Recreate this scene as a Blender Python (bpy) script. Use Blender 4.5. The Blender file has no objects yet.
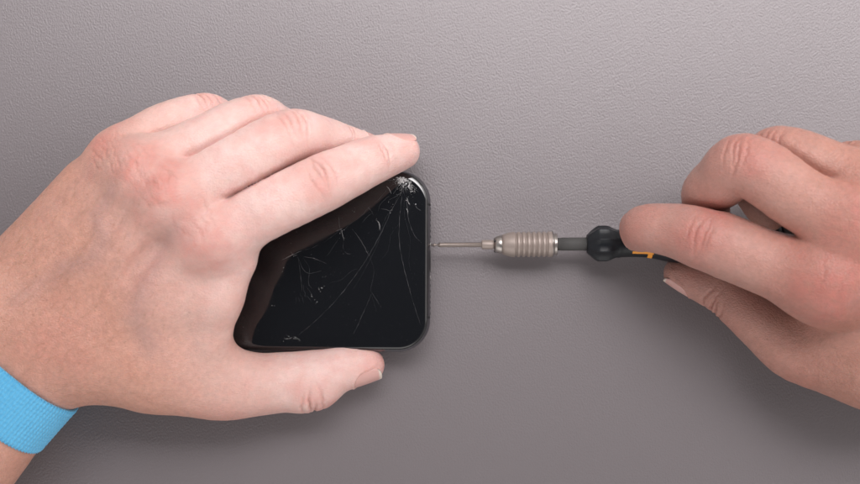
import bpy, bmesh, math, random
import numpy as np
from mathutils import Vector, Matrix
from mathutils.bvhtree import BVHTree

random.seed(11)
rng = np.random.default_rng(11)
scene = bpy.context.scene
COL = scene.collection
MM = 0.001
CAM_H = 480.0            # camera height above the desk, mm
S0 = 0.4025               # mm per photograph pixel on the desk plane
VOX = 0.55               # sampling step of the hand surfaces, mm


def P(px, py, z):
    """photograph pixel + height above the desk (mm) -> point in mm"""
    f = S0 * (CAM_H - z) / CAM_H
    return np.array([(px - 430.0) * f, (242.0 - py) * f, z], dtype=np.float64)


# ------------------------------------------------------------------ objects
def link(name, me, mats, parent=None):
    o = bpy.data.objects.new(name, me)
    for m in (mats if isinstance(mats, (list, tuple)) else [mats]):
        me.materials.append(m)
    COL.objects.link(o)
    if parent is not None:
        o.parent = parent
    return o


def obj(name, bm, mats, parent=None, smooth=True):
    me = bpy.data.meshes.new(name)
    bm.normal_update()
    bm.to_mesh(me)
    bm.free()
    if smooth:
        for p in me.polygons:
            p.use_smooth = True
    return link(name, me, mats, parent)


def mesh_np(name, verts_mm, faces, mats, parent=None, smooth=True):
    me = bpy.data.meshes.new(name)
    v = np.asarray(verts_mm, dtype=np.float64) * MM
    f = np.asarray(faces, dtype=np.int32)
    n = f.shape[1]
    me.vertices.add(len(v))
    me.vertices.foreach_set("co", v.astype(np.float32).ravel())
    me.loops.add(f.size)
    me.loops.foreach_set("vertex_index", f.ravel())
    me.polygons.add(len(f))
    me.polygons.foreach_set("loop_start", np.arange(len(f), dtype=np.int32) * n)
    me.polygons.foreach_set("loop_total", np.full(len(f), n, dtype=np.int32))
    me.update(calc_edges=True)
    me.validate()
    if smooth:
        me.polygons.foreach_set("use_smooth", np.ones(len(f), dtype=bool))
    return link(name, me, mats, parent)


def tag(o, label, cat, group=None):
    o["label"] = label
    o["category"] = cat
    if group:
        o["group"] = group


def thing(name, label, cat, loc=(0, 0, 0)):
    o = bpy.data.objects.new(name, None)
    COL.objects.link(o)
    o.location = loc
    o.empty_display_size = 0.01
    tag(o, label, cat)
    return o


# ---------------------------------------------------------------- materials
class NT:
    def __init__(self, name):
        self.m = bpy.data.materials.new(name)
        self.m.use_nodes = True
        self.t = self.m.node_tree
        self.t.nodes.clear()
        self.out = self.n("ShaderNodeOutputMaterial")
        self.b = self.n("ShaderNodeBsdfPrincipled")
        self.l(self.b.outputs[0], self.out.inputs[0])

    def n(self, typ, **kw):
        nd = self.t.nodes.new(typ)
        for k, v in kw.items():
            setattr(nd, k, v)
        return nd

    def l(self, a, b):
        self.t.links.new(a, b)

    def set(self, **kw):
        for k, v in kw.items():
            self.b.inputs[k.replace("_", " ")].default_value = v
        return self

    def coords(self):
        return self.n("ShaderNodeTexCoord").outputs["Object"]

    def noise(self, scale, detail=3, rough=0.55, co=None, dist=0.0):
        nd = self.n("ShaderNodeTexNoise")
        nd.inputs["Scale"].default_value = scale
        nd.inputs["Detail"].default_value = detail
        nd.inputs["Roughness"].default_value = rough
        nd.inputs["Distortion"].default_value = dist
        if co is not None:
            self.l(co, nd.inputs["Vector"])
        return nd.outputs["Fac"]

    def ramp(self, fac, stops):
        nd = self.n("ShaderNodeValToRGB")
        cr = nd.color_ramp
        while len(cr.elements) < len(stops):
            cr.elements.new(0.5)
        for e, (p, c) in zip(cr.elements, stops):
            e.position = p
            e.color = (*c, 1) if len(c) == 3 else c
        self.l(fac, nd.inputs[0])
        return nd.outputs[0]

    def math(self, op, a, b=None, clamp=False):
        nd = self.n("ShaderNodeMath", operation=op)
        nd.use_clamp = clamp
        for i, v in enumerate((a, b)):
            if v is None:
                continue
            if isinstance(v, (int, float)):
                nd.inputs[i].default_value = v
            else:
                self.l(v, nd.inputs[i])
        return nd.outputs[0]

    def mix(self, fac, a, b, blend="MIX"):
        nd = self.n("ShaderNodeMix", data_type="RGBA", blend_type=blend)
        for sock, v in ((nd.inputs[0], fac), (nd.inputs[6], a), (nd.inputs[7], b)):
            if isinstance(v, (int, float)):
                sock.default_value = v
            elif isinstance(v, tuple):
                sock.default_value = (*v, 1)
            else:
                self.l(v, sock)
        return nd.outputs[2]

    def attr(self, name):
        return self.n("ShaderNodeAttribute", attribute_name=name).outputs["Fac"]

    def bump(self, h, strength=1.0, dist=0.0002, normal=None):
        nd = self.n("ShaderNodeBump")
        nd.inputs["Strength"].default_value = strength
        nd.inputs["Distance"].default_value = dist
        self.l(h, nd.inputs["Height"])
        if normal is not None:
            self.l(normal, nd.inputs["Normal"])
        self.l(nd.outputs[0], self.b.inputs["Normal"])
        return nd.outputs[0]


def mat_skin():
    k = NT("skin")
    co = k.coords()
    big = k.noise(38, 3, 0.6, co)
    mid = k.noise(170, 4, 0.6, co)
    fine = k.noise(520, 6, 0.62, co)
    base = k.ramp(big, [(0.3, (0.73, 0.495, 0.455)), (0.52, (0.78, 0.555, 0.515)), (0.72, (0.81, 0.60, 0.565))])
    base = k.mix(k.math("MULTIPLY", k.math("SUBTRACT", mid, 0.42, True), 1.5, True), base, (0.725, 0.365, 0.33))
    tan = k.attr("tan")
    base = k.mix(k.math("MULTIPLY", tan, 0.95), base, k.mix(mid, (0.52, 0.24, 0.175), (0.635, 0.345, 0.265)))
    red = k.attr("red")
    redn = k.math("MULTIPLY", red, k.math("ADD", k.math("MULTIPLY", k.noise(260, 6, 0.7, co), 1.1), 0.02), True)
    base = k.mix(redn, base, (0.61, 0.20, 0.165))
    base = k.mix(k.math("MULTIPLY", k.attr("crease"), 0.62), base, (0.52, 0.22, 0.175))
    vein = k.attr("vein")
    base = k.mix(k.math("MULTIPLY", vein, 0.55), base, (0.34, 0.22, 0.215))
    # sparse freckles
    vo = k.n("ShaderNodeTexVoronoi")
    vo.inputs["Scale"].default_value = 190
    k.l(co, vo.inputs["Vector"])
    fr = k.math("LESS_THAN", vo.outputs["Distance"], 0.09)
    fr = k.math("MULTIPLY", fr, k.math("GREATER_THAN", k.n("ShaderNodeSeparateColor").outputs[0], 0.5)) if False else fr
    base = k.mix(k.math("MULTIPLY", fr, k.math("MULTIPLY", tan, 0.30)), base, (0.33, 0.16, 0.10))
    spk = k.math("ADD", k.math("MULTIPLY", fine, k.math("ADD", k.math("MULTIPLY", tan, 0.35), 0.2)), k.math("SUBTRACT", 0.90, k.math("MULTIPLY", tan, 0.175)))
    cc = k.n("ShaderNodeCombineColor")
    for i in range(3):
        k.l(spk, cc.inputs[i])
    base = k.mix(1.0, base, cc.outputs[0], "MULTIPLY")
    base = k.mix(k.attr("deep"), base, (0.70, 0.655, 0.665), "MULTIPLY")  # shade put into the colour: darkens the overlit right hand
    k.l(base, k.b.inputs["Base Color"])
    k.set(Roughness=0.40, Specular_IOR_Level=0.48, Subsurface_Weight=0.25, Subsurface_Scale=0.0022)
    k.b.inputs["Subsurface Radius"].default_value = (1.0, 0.36, 0.2)
    # skin relief: crossing creases and pores
    mp = k.n("ShaderNodeMapping")
    mp.inputs["Scale"].default_value = (1.0, 1.5, 1.0)
    mp.inputs["Rotation"].default_value = (0, 0, 0.5)
    nw = k.n("ShaderNodeTexNoise")
    nw.inputs["Scale"].default_value = 260
    k.l(co, nw.inputs["Vector"])
    mx = k.n("ShaderNodeMix", data_type="VECTOR")
    mx.inputs[0].default_value = 0.0012
    k.l(co, mx.inputs[4])
    k.l(nw.outputs["Color"], mx.inputs[5])
    k.l(mx.outputs[1], mp.inputs["Vector"])
    v1 = k.n("ShaderNodeTexVoronoi", feature="DISTANCE_TO_EDGE")
    v1.inputs["Scale"].default_value = 720
    k.l(mp.outputs[0], v1.inputs["Vector"])
    v2 = k.n("ShaderNodeTexVoronoi", feature="DISTANCE_TO_EDGE")
    v2.inputs["Scale"].default_value = 1500
    k.l(co, v2.inputs["Vector"])
    h = k.math("ADD", k.math("MINIMUM", v1.outputs["Distance"], 0.25), k.math("MULTIPLY", k.math("MINIMUM", v2.outputs["Distance"], 0.2), 0.5))
    h = k.math("ADD", h, k.math("MULTIPLY", k.noise(330, 4, 0.6, co), 0.45))
    k.bump(h, 0.75, 0.00045)
    return k.m


def mat_nail():
    k = NT("nail")
    co = k.coords()
    t = k.attr("tipw")
    base = k.mix(k.noise(300, 3, 0.5, co), (0.62, 0.34, 0.31), (0.68, 0.41, 0.375))
    base = k.mix(t, base, (0.74, 0.63, 0.56))
    k.l(base, k.b.inputs["Base Color"])
    k.set(Roughness=0.33, Specular_IOR_Level=0.5, Subsurface_Weight=0.15, Subsurface_Scale=0.0015)
    return k.m


def mat_leather():
    k = NT("grey_leatherette")
    co = k.coords()
    big = k.noise(9, 3, 0.5, co)
    base = k.mix(big, (0.176, 0.156, 0.164), (0.191, 0.169, 0.178))
    k.l(base, k.b.inputs["Base Color"])
    # short, wandering embossed grain
    mp = k.n("ShaderNodeMapping")
    mp.inputs["Scale"].default_value = (1.12, 0.88, 1.0)
    mp.inputs["Rotation"].default_value = (0, 0, -0.45)
    k.l(co, mp.inputs["Vector"])
    n1 = k.noise(1300, 1, 0.45, mp.outputs[0], 0.0)
    n2 = k.noise(1500, 2, 0.5, co)
    n3 = k.noise(230, 2, 0.5, co)
    h = k.math("ADD", n1, k.math("MULTIPLY", n2, 0.16))
    h = k.math("ADD", h, k.math("MULTIPLY", n3, 0.12))
    k.bump(h, 0.62, 0.00027)
    k.l(k.math("ADD", k.math("MULTIPLY", n1, 0.10), 0.38), k.b.inputs["Roughness"])
    k.set(Specular_IOR_Level=0.6)
    return k.m


def mat_simple(name, col, rough=0.4, metal=0.0, spec=0.5, grime=0.12, gscale=600, bump=0.0, bscale=900, coat=0.0):
    k = NT(name)
    co = k.coords()
    n = k.noise(gscale, 4, 0.6, co)
    lo = tuple(c * (1 - grime) for c in col)
    hi = tuple(min(1, c * (1 + grime)) for c in col)
    k.l(k.mix(n, lo, hi), k.b.inputs["Base Color"])
    k.l(k.math("ADD", k.math("MULTIPLY", n, 0.16), max(0.02, rough - 0.08)), k.b.inputs["Roughness"])
    k.set(Metallic=metal, Specular_IOR_Level=spec, Coat_Weight=coat)
    if bump > 0:
        k.bump(k.noise(bscale, 3, 0.6, co), bump, 0.0001)
    return k.m


def mat_screen():
    k = NT("black_screen_glass")
    co = k.coords()
    k.set(Specular_IOR_Level=0.5, IOR=1.68)
    smear = k.noise(120, 5, 0.65, co, 0.8)
    k.l(k.ramp(smear, [(0.35, (0.03, 0.03, 0.03)), (0.75, (0.12, 0.12, 0.12))]), k.b.inputs["Roughness"])
    dust = k.n("ShaderNodeTexVoronoi")
    dust.inputs["Scale"].default_value = 620
    k.l(co, dust.inputs["Vector"])
    d = k.math("LESS_THAN", dust.outputs["Distance"], 0.055)
    k.l(k.mix(k.math("MULTIPLY", d, 0.5), (0.0062, 0.0066, 0.0082), (0.10, 0.10, 0.105)), k.b.inputs["Base Color"])
    k.bump(k.noise(30, 2, 0.5, co), 0.05, 0.0001)
    return k.m


def mat_band():
    k = NT("blue_knit")
    uv = k.n("ShaderNodeUVMap", uv_map="band").outputs[0]
    sp = k.n("ShaderNodeSeparateXYZ")
    k.l(uv, sp.inputs[0])
    co = k.coords()
    n = k.noise(1400, 3, 0.6, co)
    st = k.math("SINE", k.math("MULTIPLY", sp.outputs[0], 2 * math.pi / 1.63))
    base = k.mix(n, (0.075, 0.40, 0.72), (0.17, 0.58, 0.90))
    base = k.mix(k.math("MULTIPLY", k.math("ADD", st, 1.0), 0.12), base, (0.22, 0.58, 0.84))
    k.l(base, k.b.inputs["Base Color"])
    k.set(Roughness=0.85, Specular_IOR_Level=0.2, Sheen_Weight=0.25, Sheen_Roughness=0.5)
    h = k.math("ADD", k.math("MULTIPLY", st, 0.35), k.math("MULTIPLY", n, 1.2))
    k.bump(h, 0.6, 0.00025)
    return k.m


M_SKIN = mat_skin()
M_NAIL = mat_nail()
M_HAIR = mat_simple("light_brown_hair", (0.46, 0.30, 0.19), 0.4, spec=0.5)
M_DESK = mat_leather()
M_SCREEN = mat_screen()
M_CRACK = mat_simple("shattered_glass", (0.86, 0.86, 0.87), 0.35, spec=0.6, grime=0.5, gscale=2500)
M_CRACK_DIM = mat_simple("hairline_glass", (0.16, 0.16, 0.17), 0.3, spec=0.6, grime=0.7, gscale=700)
M_FRAME = mat_simple("dark_polished_steel", (0.21, 0.21, 0.23), 0.22, metal=1.0, grime=0.1)
M_BLACK = mat_simple("black_plastic", (0.012, 0.012, 0.013), 0.45, grime=0.2)
M_BACK = mat_simple("black_back_glass", (0.012, 0.012, 0.014), 0.1)
M_SCREW = mat_simple("screw_steel", (0.30, 0.29, 0.28), 0.3, metal=1.0)
M_BIT = mat_simple("bit_steel", (0.25, 0.21, 0.19), 0.40, metal=0.85, grime=0.15, bump=0.1)
M_CHUCK = mat_simple("taupe_anodised", (0.31, 0.255, 0.23), 0.46, metal=0.35, grime=0.08, gscale=900, bump=0.12, bscale=1600)
M_CHROME = mat_simple("bright_steel", (0.42, 0.385, 0.365), 0.33, metal=1.0)
M_SHAFT = mat_simple("grey_shaft", (0.07, 0.068, 0.067), 0.62, metal=0.0, spec=0.25, grime=0.06)
M_RUBBER = mat_simple("black_rubber", (0.0075, 0.009, 0.0125), 0.38, spec=0.36, grime=0.25, bump=0.15, bscale=1500)
M_ORANGE = mat_simple("orange_plastic", (0.92, 0.36, 0.04), 0.45, grime=0.05)
M_BAND = mat_band()

# ------------------------------------------------------------- implicit hand
def round_cone(p, a, b, r1, r2):
    ba = b - a
    l2 = float(ba @ ba)
    rr = r1 - r2
    if l2 < 1e-6 or l2 <= rr * rr:
        c, r = (a, r1) if r1 > r2 else (b, r2)
        return np.sqrt(((p - c.astype(np.float32)) ** 2).sum(-1)) - r
    a2 = l2 - rr * rr
    il2 = 1.0 / l2
    pa = p - a.astype(np.float32)
    y = pa @ ba.astype(np.float32)
    z = y - l2
    w = pa * np.float32(l2) - y[..., None] * ba.astype(np.float32)
    x2 = (w * w).sum(-1)
    y2 = y * y * np.float32(l2)
    z2 = z * z * np.float32(l2)
    kk = np.sign(rr) * rr * rr * x2
    d = (np.sqrt(x2 * np.float32(a2 * il2)) + y * np.float32(rr)) * np.float32(il2) - np.float32(r1)
    c1 = np.sign(z) * a2 * z2 > kk
    c2 = np.sign(y) * a2 * y2 < kk
    d = np.where(c1, np.sqrt(x2 + z2) * np.float32(il2) - np.float32(r2), d)
    d = np.where(~c1 & c2, np.sqrt(x2 + y2) * np.float32(il2) - np.float32(r1), d)
    return d


def smin(a, b, k):
    h = np.maximum(k - np.abs(a - b), 0.0) / k
    return np.minimum(a, b) - h * h * (k * 0.25)


class Field:
    def __init__(self, lo, hi, vox):
        self.lo = np.array(lo, dtype=np.float32)
        self.vox = vox
        self.n = np.ceil((np.array(hi) - self.lo) / vox).astype(int) + 1

    def box(self, lo, hi):
        i0 = np.clip(np.floor((np.asarray(lo) - self.lo) / self.vox).astype(int), 0, self.n)
        i1 = np.clip(np.ceil((np.asarray(hi) - self.lo) / self.vox).astype(int) + 1, 0, self.n)
        return tuple(slice(a, b) for a, b in zip(i0, i1))

    def pts(self, sl):
        ax = [self.lo[i] + np.arange(sl[i].start, sl[i].stop, dtype=np.float32) * self.vox for i in range(3)]
        return np.stack(np.meshgrid(*ax, indexing="ij"), -1)

    def new(self):
        return np.full(self.n, 1e3, dtype=np.float32)

    def add(self, V, prim, k):
        a, b, r1, r2 = prim
        m = 19.0 + max(r1, r2)
        sl = self.box(np.minimum(a, b) - m, np.maximum(a, b) + m)
        if any(s.stop - s.start < 2 for s in sl):
            return
        d = round_cone(self.pts(sl), a, b, r1, r2).astype(np.float32)
        V[sl] = smin(V[sl], d, k)


def surface_nets(V, lo, vox):
    s = V < 0
    nx, ny, nz = V.shape
    c = np.zeros((nx - 1, ny - 1, nz - 1), dtype=np.uint8)
    for i in (0, 1):
        for j in (0, 1):
            for k in (0, 1):
                c += s[i:nx - 1 + i, j:ny - 1 + j, k:nz - 1 + k]
    act = (c > 0) & (c < 8)
    I = np.argwhere(act)
    idx = np.full(act.shape, -1, dtype=np.int32)
    idx[act] = np.arange(len(I))
    corners = [(i, j, k) for i in (0, 1) for j in (0, 1) for k in (0, 1)]
    vals = {cn: V[I[:, 0] + cn[0], I[:, 1] + cn[1], I[:, 2] + cn[2]] for cn in corners}
    acc = np.zeros((len(I), 3))
    cnt = np.zeros(len(I))
    for a in corners:
        for ax in range(3):
            if a[ax] == 0:
                b = list(a)
                b[ax] = 1
                b = tuple(b)
                va, vb = vals[a], vals[b]
                cr = (va < 0) != (vb < 0)
                t = np.where(cr, va / np.where(cr, va - vb, 1), 0)
                pt = np.tile(np.array(a, dtype=float), (len(I), 1))
                pt[:, ax] += t
                acc[cr] += pt[cr]
                cnt[cr] += 1
    verts = (I + acc / cnt[:, None]) * vox + lo
    faces = []
    for ax in range(3):
        u, v = (ax + 1) % 3, (ax + 2) % 3
        sl0 = [slice(None)] * 3
        sl1 = [slice(None)] * 3
        sl0[ax] = slice(0, -1)
        sl1[ax] = slice(1, None)
        cr = s[tuple(sl0)] != s[tuple(sl1)]
        E = np.argwhere(cr)
        ok = (E[:, u] > 0) & (E[:, v] > 0) & (E[:, u] < V.shape[u] - 1) & (E[:, v] < V.shape[v] - 1)
        E = E[ok]
        q = []
        for du, dv in ((-1, -1), (0, -1), (0, 0), (-1, 0)):
            e = E.copy()
            e[:, u] += du
            e[:, v] += dv
            q.append(idx[e[:, 0], e[:, 1], e[:, 2]])
        q = np.stack(q, 1)
        ins = s[E[:, 0], E[:, 1], E[:, 2]]
        q[~ins] = q[~ins][:, ::-1]
        faces.append(q)
    F = np.concatenate(faces)
    F = F[(F >= 0).all(1)]
    return verts, F


def vnormals(v, f):
    n = np.cross(v[f[:, 2]] - v[f[:, 0]], v[f[:, 3]] - v[f[:, 1]])
    out = np.zeros_like(v)
    for i in range(4):
        for c in range(3):
            out[:, c] += np.bincount(f[:, i], n[:, c], len(v))
    return out / (np.linalg.norm(out, axis=1, keepdims=True) + 1e-12)


def laplace(v, f, it, lam=0.5):
    e = np.concatenate([f[:, [0, 1]], f[:, [1, 2]], f[:, [2, 3]], f[:, [3, 0]]])
    e = np.concatenate([e, e[:, ::-1]])
    deg = np.bincount(e[:, 0], minlength=len(v))[:, None]
    for _ in range(it):
        for w in (lam, -lam * 1.03):
            a = np.stack([np.bincount(e[:, 0], v[e[:, 1], c], len(v)) for c in range(3)], 1) / deg
            v = v + w * (a - v)
    return v


def unit(a):
    a = np.asarray(a, dtype=np.float64)
    return a / (np.linalg.norm(a) + 1e-12)


def gauss(x, s):
    return np.exp(-(x / s) ** 2)


def spline(pts, n):
    """smooth centre line through the joints with the radius eased along it"""
    q = [np.append(p, r) for p, r in pts]
    out = []
    for i in range(len(q) - 1):
        p0, p1, p2, p3 = q[max(i - 1, 0)], q[i], q[i + 1], q[min(i + 2, len(q) - 1)]
        l1 = np.linalg.norm(p2[:3] - p1[:3])
        m1 = (p2 - p0) / (np.linalg.norm(p2[:3] - p0[:3]) + 1e-9) * l1
        m2 = (p3 - p1) / (np.linalg.norm(p3[:3] - p1[:3]) + 1e-9) * l1
        for j in range(n):
            t = j / n
            h = (2 * t ** 3 - 3 * t ** 2 + 1) * p1 + (t ** 3 - 2 * t ** 2 + t) * m1 + (-2 * t ** 3 + 3 * t ** 2) * p2 + (t ** 3 - t ** 2) * m2
            out.append((h[:3], float(h[3])))
    out.append((q[-1][:3], float(q[-1][3])))
    return out


def build_hand(name, spec):
    """spec: palm prims, fingers (chains), wrinkles, nails, red spots ... -> one mesh"""
    allp = [q for pr in spec["palm"] for q in (pr[0] - max(pr[2:4]), pr[0] + max(pr[2:4]), pr[1] - max(pr[2:4]), pr[1] + max(pr[2:4]))]
    for ch in spec["fingers"]:
        for p, r in ch["pts"]:
            allp += [p - r, p + r]
    lo = np.min(allp, 0) - 3
    hi = np.max(allp, 0) + 3
    clo, chi = spec["clip"]
    lo = np.maximum(lo, clo)
    hi = np.minimum(hi, chi)
    F = Field(lo, hi, VOX)
    palm = F.new()
    for pr in spec["palm"]:
        F.add(palm, pr[:4], pr[4])
    total = palm.copy()
    for ch in spec["fingers"]:
        V = F.new()
        pts = ch["pts"]
        sp = spline(pts, 5)
        for (a, ra), (b, rb) in zip(sp[:-1], sp[1:]):
            F.add(V, (a, b, ra, rb), 0.6)
        for pr in ch.get("extra", []):
            F.add(V, pr[:4], pr[4])
        kp = ch.get("kp", 9.0)
        ps = np.array([p for p, r in pts])
        sl = F.box(ps.min(0) - 34, ps.max(0) + 34)
        D = smin(palm[sl], V[sl], kp)
        kk = np.maximum(ch.get("ku", 0.9) * np.clip((palm[sl] - D) / 1.5, 0, 1), 1e-3)
        own = np.clip((palm[sl] - D - 0.2) / 4.0, 0, 1) * np.clip((palm[sl] - total[sl] - 0.2) / 4.0, 0, 1)
        cut = (own * 1.5 * np.exp(-((D - total[sl]) / 1.2) ** 2)).astype(np.float32)
        total[sl] = smin(total[sl], D, kk) + cut
    v, f = surface_nets(total, F.lo.astype(np.float64), VOX)
    del total, palm, V
    # keep the biggest connected sheet only, open end at the clip box is out of frame
    v = laplace(v, f, 3)
    n = vnormals(v, f)
    disp = np.zeros(len(v))
    red = np.zeros(len(v))
    vein = np.zeros(len(v))
    crease = np.zeros(len(v))
    tan = np.clip(spec["tan"](v), 0, 1)
    for J, a, nn, amp, wid, kind in spec["wrinkles"]:
        a = unit(a)
        nn = unit(nn - a * (nn @ a))
        b = np.cross(nn, a)
        q = v - J
        near = (np.abs(q @ a) < wid * 1.6) & (np.linalg.norm(q, axis=1) < wid * 2.6)
        q = q[near]
        t, u, w = q @ a, q @ b, q @ nn
        fac = np.clip((n[near] @ nn) * 1.6 - 0.15, 0, 1)
        g = np.zeros(len(q))
        if kind == "pip":
            lines = [(c + rng.normal(0, .35), a_ * rng.uniform(.7, 1.1), .5) for c, a_ in ((-4.4, .6), (-1.7, 1.0), (1.0, .9), (4.0, .65))]
        elif kind == "dip":
            lines = [(-1.3, .8, .42), (0.7, .9, .42)]
        else:
            lines = [(c + rng.normal(0, .4), rng.uniform(.3, .8), .42) for c in np.arange(-6.5, 6.6, 1.45)]
        for c, s, sg in lines:
            ph, u0 = rng.uniform(0, 6), rng.normal(0, 3.0 if kind == "mcp" else 1.4)
            bow = -np.sign(c + 0.4) * 0.02 * u * u * (0.5 if kind == "dip" else 1.0)
            wob = 2.2 if kind == "mcp" else 1.0
            tt = t - c - bow - wob * (0.30 * np.sin(u * 0.55 + ph) + 0.12 * np.sin(u * 1.7 + ph * 2)) - (0.25 * rng.normal() * u * 0.4 if kind == "mcp" else 0)
            g += s * gauss(tt, sg) * gauss(u - u0, wid * (rng.uniform(0.25, 0.5) if kind == "mcp" else rng.uniform(0.5, 0.75)))
        bulge = gauss(t, wid * 0.7) * gauss(u, wid * 0.7)
        crease[near] = np.maximum(crease[near], np.clip(fac * g, 0, 1))
        disp[near] += fac * (-2.3 * amp * g + amp * 0.5 * bulge)
    warp = np.stack([np.sin(v[:, 1] * 0.33 + 1.1) + 0.6 * np.sin(v[:, 0] * 0.71), np.sin(v[:, 0] * 0.29) + 0.6 * np.sin(v[:, 1] * 0.77 + 2), np.zeros(len(v))], 1) * 2.6
    for c, r, s in spec["red"]:
        d = np.linalg.norm((v + warp - c) * np.array([1, 1, 0.8]), axis=1)
        red = np.maximum(red, s * np.exp(-(d / r) ** 2))
    for pl, r, amp, col in spec["veins"]:
        d = np.full(len(v), 1e9)
        for a, b in zip(pl[:-1], pl[1:]):
            ba = b - a
            h = np.clip(((v - a) @ ba) / (ba @ ba), 0, 1)
            d = np.minimum(d, np.linalg.norm((v - a - h[:, None] * ba)[:, :2], axis=1) + 0.2 * np.abs((v - a - h[:, None] * ba)[:, 2]))
        up = np.clip(n[:, 2] * 2, 0, 1)
        disp += amp * gauss(d, r) * up
        vein = np.maximum(vein, col * gauss(d, r * 1.5) * up)
    tree = BVHTree.FromPolygons([tuple(p) for p in v], [tuple(q) for q in f.tolist()])
    nails = []
    for Tp, rt, a, nn, hw, ln in spec["nails"]:
        a = unit(a)
        nn = unit(nn - a * (nn @ a))
        b = np.cross(nn, a)
        C = Tp + a * (rt - 1.3 - ln / 2)

        def top_at(sv):
            hit = tree.ray_cast(Vector(C + a * sv + nn * (rt + 3.5)), Vector(-nn), 30)
            return (np.array(hit[0]) - C) @ nn if hit[0] is not None else rt

        ss = np.linspace(-ln / 2, ln * 0.22, 9)
        co_fit = np.polyfit(ss, [top_at(x) for x in ss], 2)
        co_fit[0] = np.clip(co_fit[0], -0.022, 0.0)
        mid_h = np.median([top_at(x) for x in ss])
        co_fit[2] = np.median([top_at(x) - co_fit[0] * x * x - co_fit[1] * x for x in ss])
        rn = rt * 1.12

        def plate(sv, uu):
            return np.polyval(co_fit, sv) - (rn - np.sqrt(np.maximum(rn * rn - uu * uu, 1.0)))

        q = v - C
        sq, u, w = q @ a, q @ b, q @ nn
        near = (np.abs(sq) < ln) & (np.abs(u) < hw * 1.8) & (w > -2) & (w < rt + 4) & (n @ nn > -0.1)
        rcn = hw * 0.7
        dx = np.maximum(np.abs(u) - hw + rcn, 0)
        dy = np.maximum(np.abs(sq) - ln / 2 + rcn, 0)
        sd = np.sqrt(dx * dx + dy * dy) - rcn
        inn = np.clip(-sd / 0.5 + 0.4, 0, 1)
        rim = np.exp(-((sd - 0.55) / 0.5) ** 2) * np.clip((ln * 0.40 - sq) / 1.5, 0, 1)
        want = plate(sq, np.clip(u, -hw, hw)) - 0.35 - w
        disp += np.where(near, np.clip(want, -1.2, 0.2) * inn + 0.38 * rim, 0)
        nu, ns = 19, 25
        vs, ts = [], []
        for i in range(ns):
            sv = -ln / 2 + ln * i / (ns - 1)
            ee = max(0.0, abs(sv) - ln / 2 + rcn)
            half = hw - rcn + math.sqrt(max(0.0, rcn * rcn - ee * ee))
            half = max(half, hw * 0.35)
            for j in range(nu):
                uu = (-1 + 2 * j / (nu - 1)) * half
                vs.append(C + a * sv + b * uu + nn * (plate(sv, uu) + 0.08))
                edge = sv - ln / 2 + 1.1 + 0.02 * uu * uu
                ts.append(np.clip(edge / 0.3, 0, 1))
        nails.append((np.array(vs), np.array(ts), nn, ns, nu))
    # fine natural unevenness of the flesh
    disp += 0.05 * np.sin(v[:, 0] * 0.55 + 1.3 * np.sin(v[:, 1] * 0.31)) * np.sin(v[:, 1] * 0.48 + v[:, 2] * 0.4)
    v = v + n * disp[:, None]
    o = mesh_np(name, v, f, M_SKIN)
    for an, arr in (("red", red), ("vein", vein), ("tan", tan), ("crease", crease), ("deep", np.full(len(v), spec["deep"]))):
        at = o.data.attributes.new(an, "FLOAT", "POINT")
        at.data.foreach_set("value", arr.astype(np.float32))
    for vs, ts, nn, ns, nu in nails:
        top = vs
        bot = vs - nn * 0.7
        allv = np.concatenate([top, bot])
        N = ns * nu
        fc = []
        for i in range(ns - 1):
            for j in range(nu - 1):
                a0 = i * nu + j
                fc.append((a0, a0 + 1, a0 + nu + 1, a0 + nu))
                fc.append((N + a0, N + a0 + nu, N + a0 + nu + 1, N + a0 + 1))
        ring = [j for j in range(nu)] + [i * nu + nu - 1 for i in range(1, ns)] + \
               [(ns - 1) * nu + j for j in range(nu - 2, -1, -1)] + [i * nu for i in range(ns - 2, 0, -1)]
        for i in range(len(ring)):
            a0, b0 = ring[i], ring[(i + 1) % len(ring)]
            fc.append((b0, a0, N + a0, N + b0))
        no = mesh_np("fingernail", allv, fc, M_NAIL, o)
        at = no.data.attributes.new("tipw", "FLOAT", "POINT")
        at.data.foreach_set("value", np.concatenate([ts, ts]).astype(np.float32))
    return o, BVHTree.FromPolygons([tuple(p) for p in v], [tuple(q) for q in f.tolist()])


def rc(a, b, r1, r2, k=8.0):
    return (P(*a), P(*b), r1, r2, k)


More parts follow.
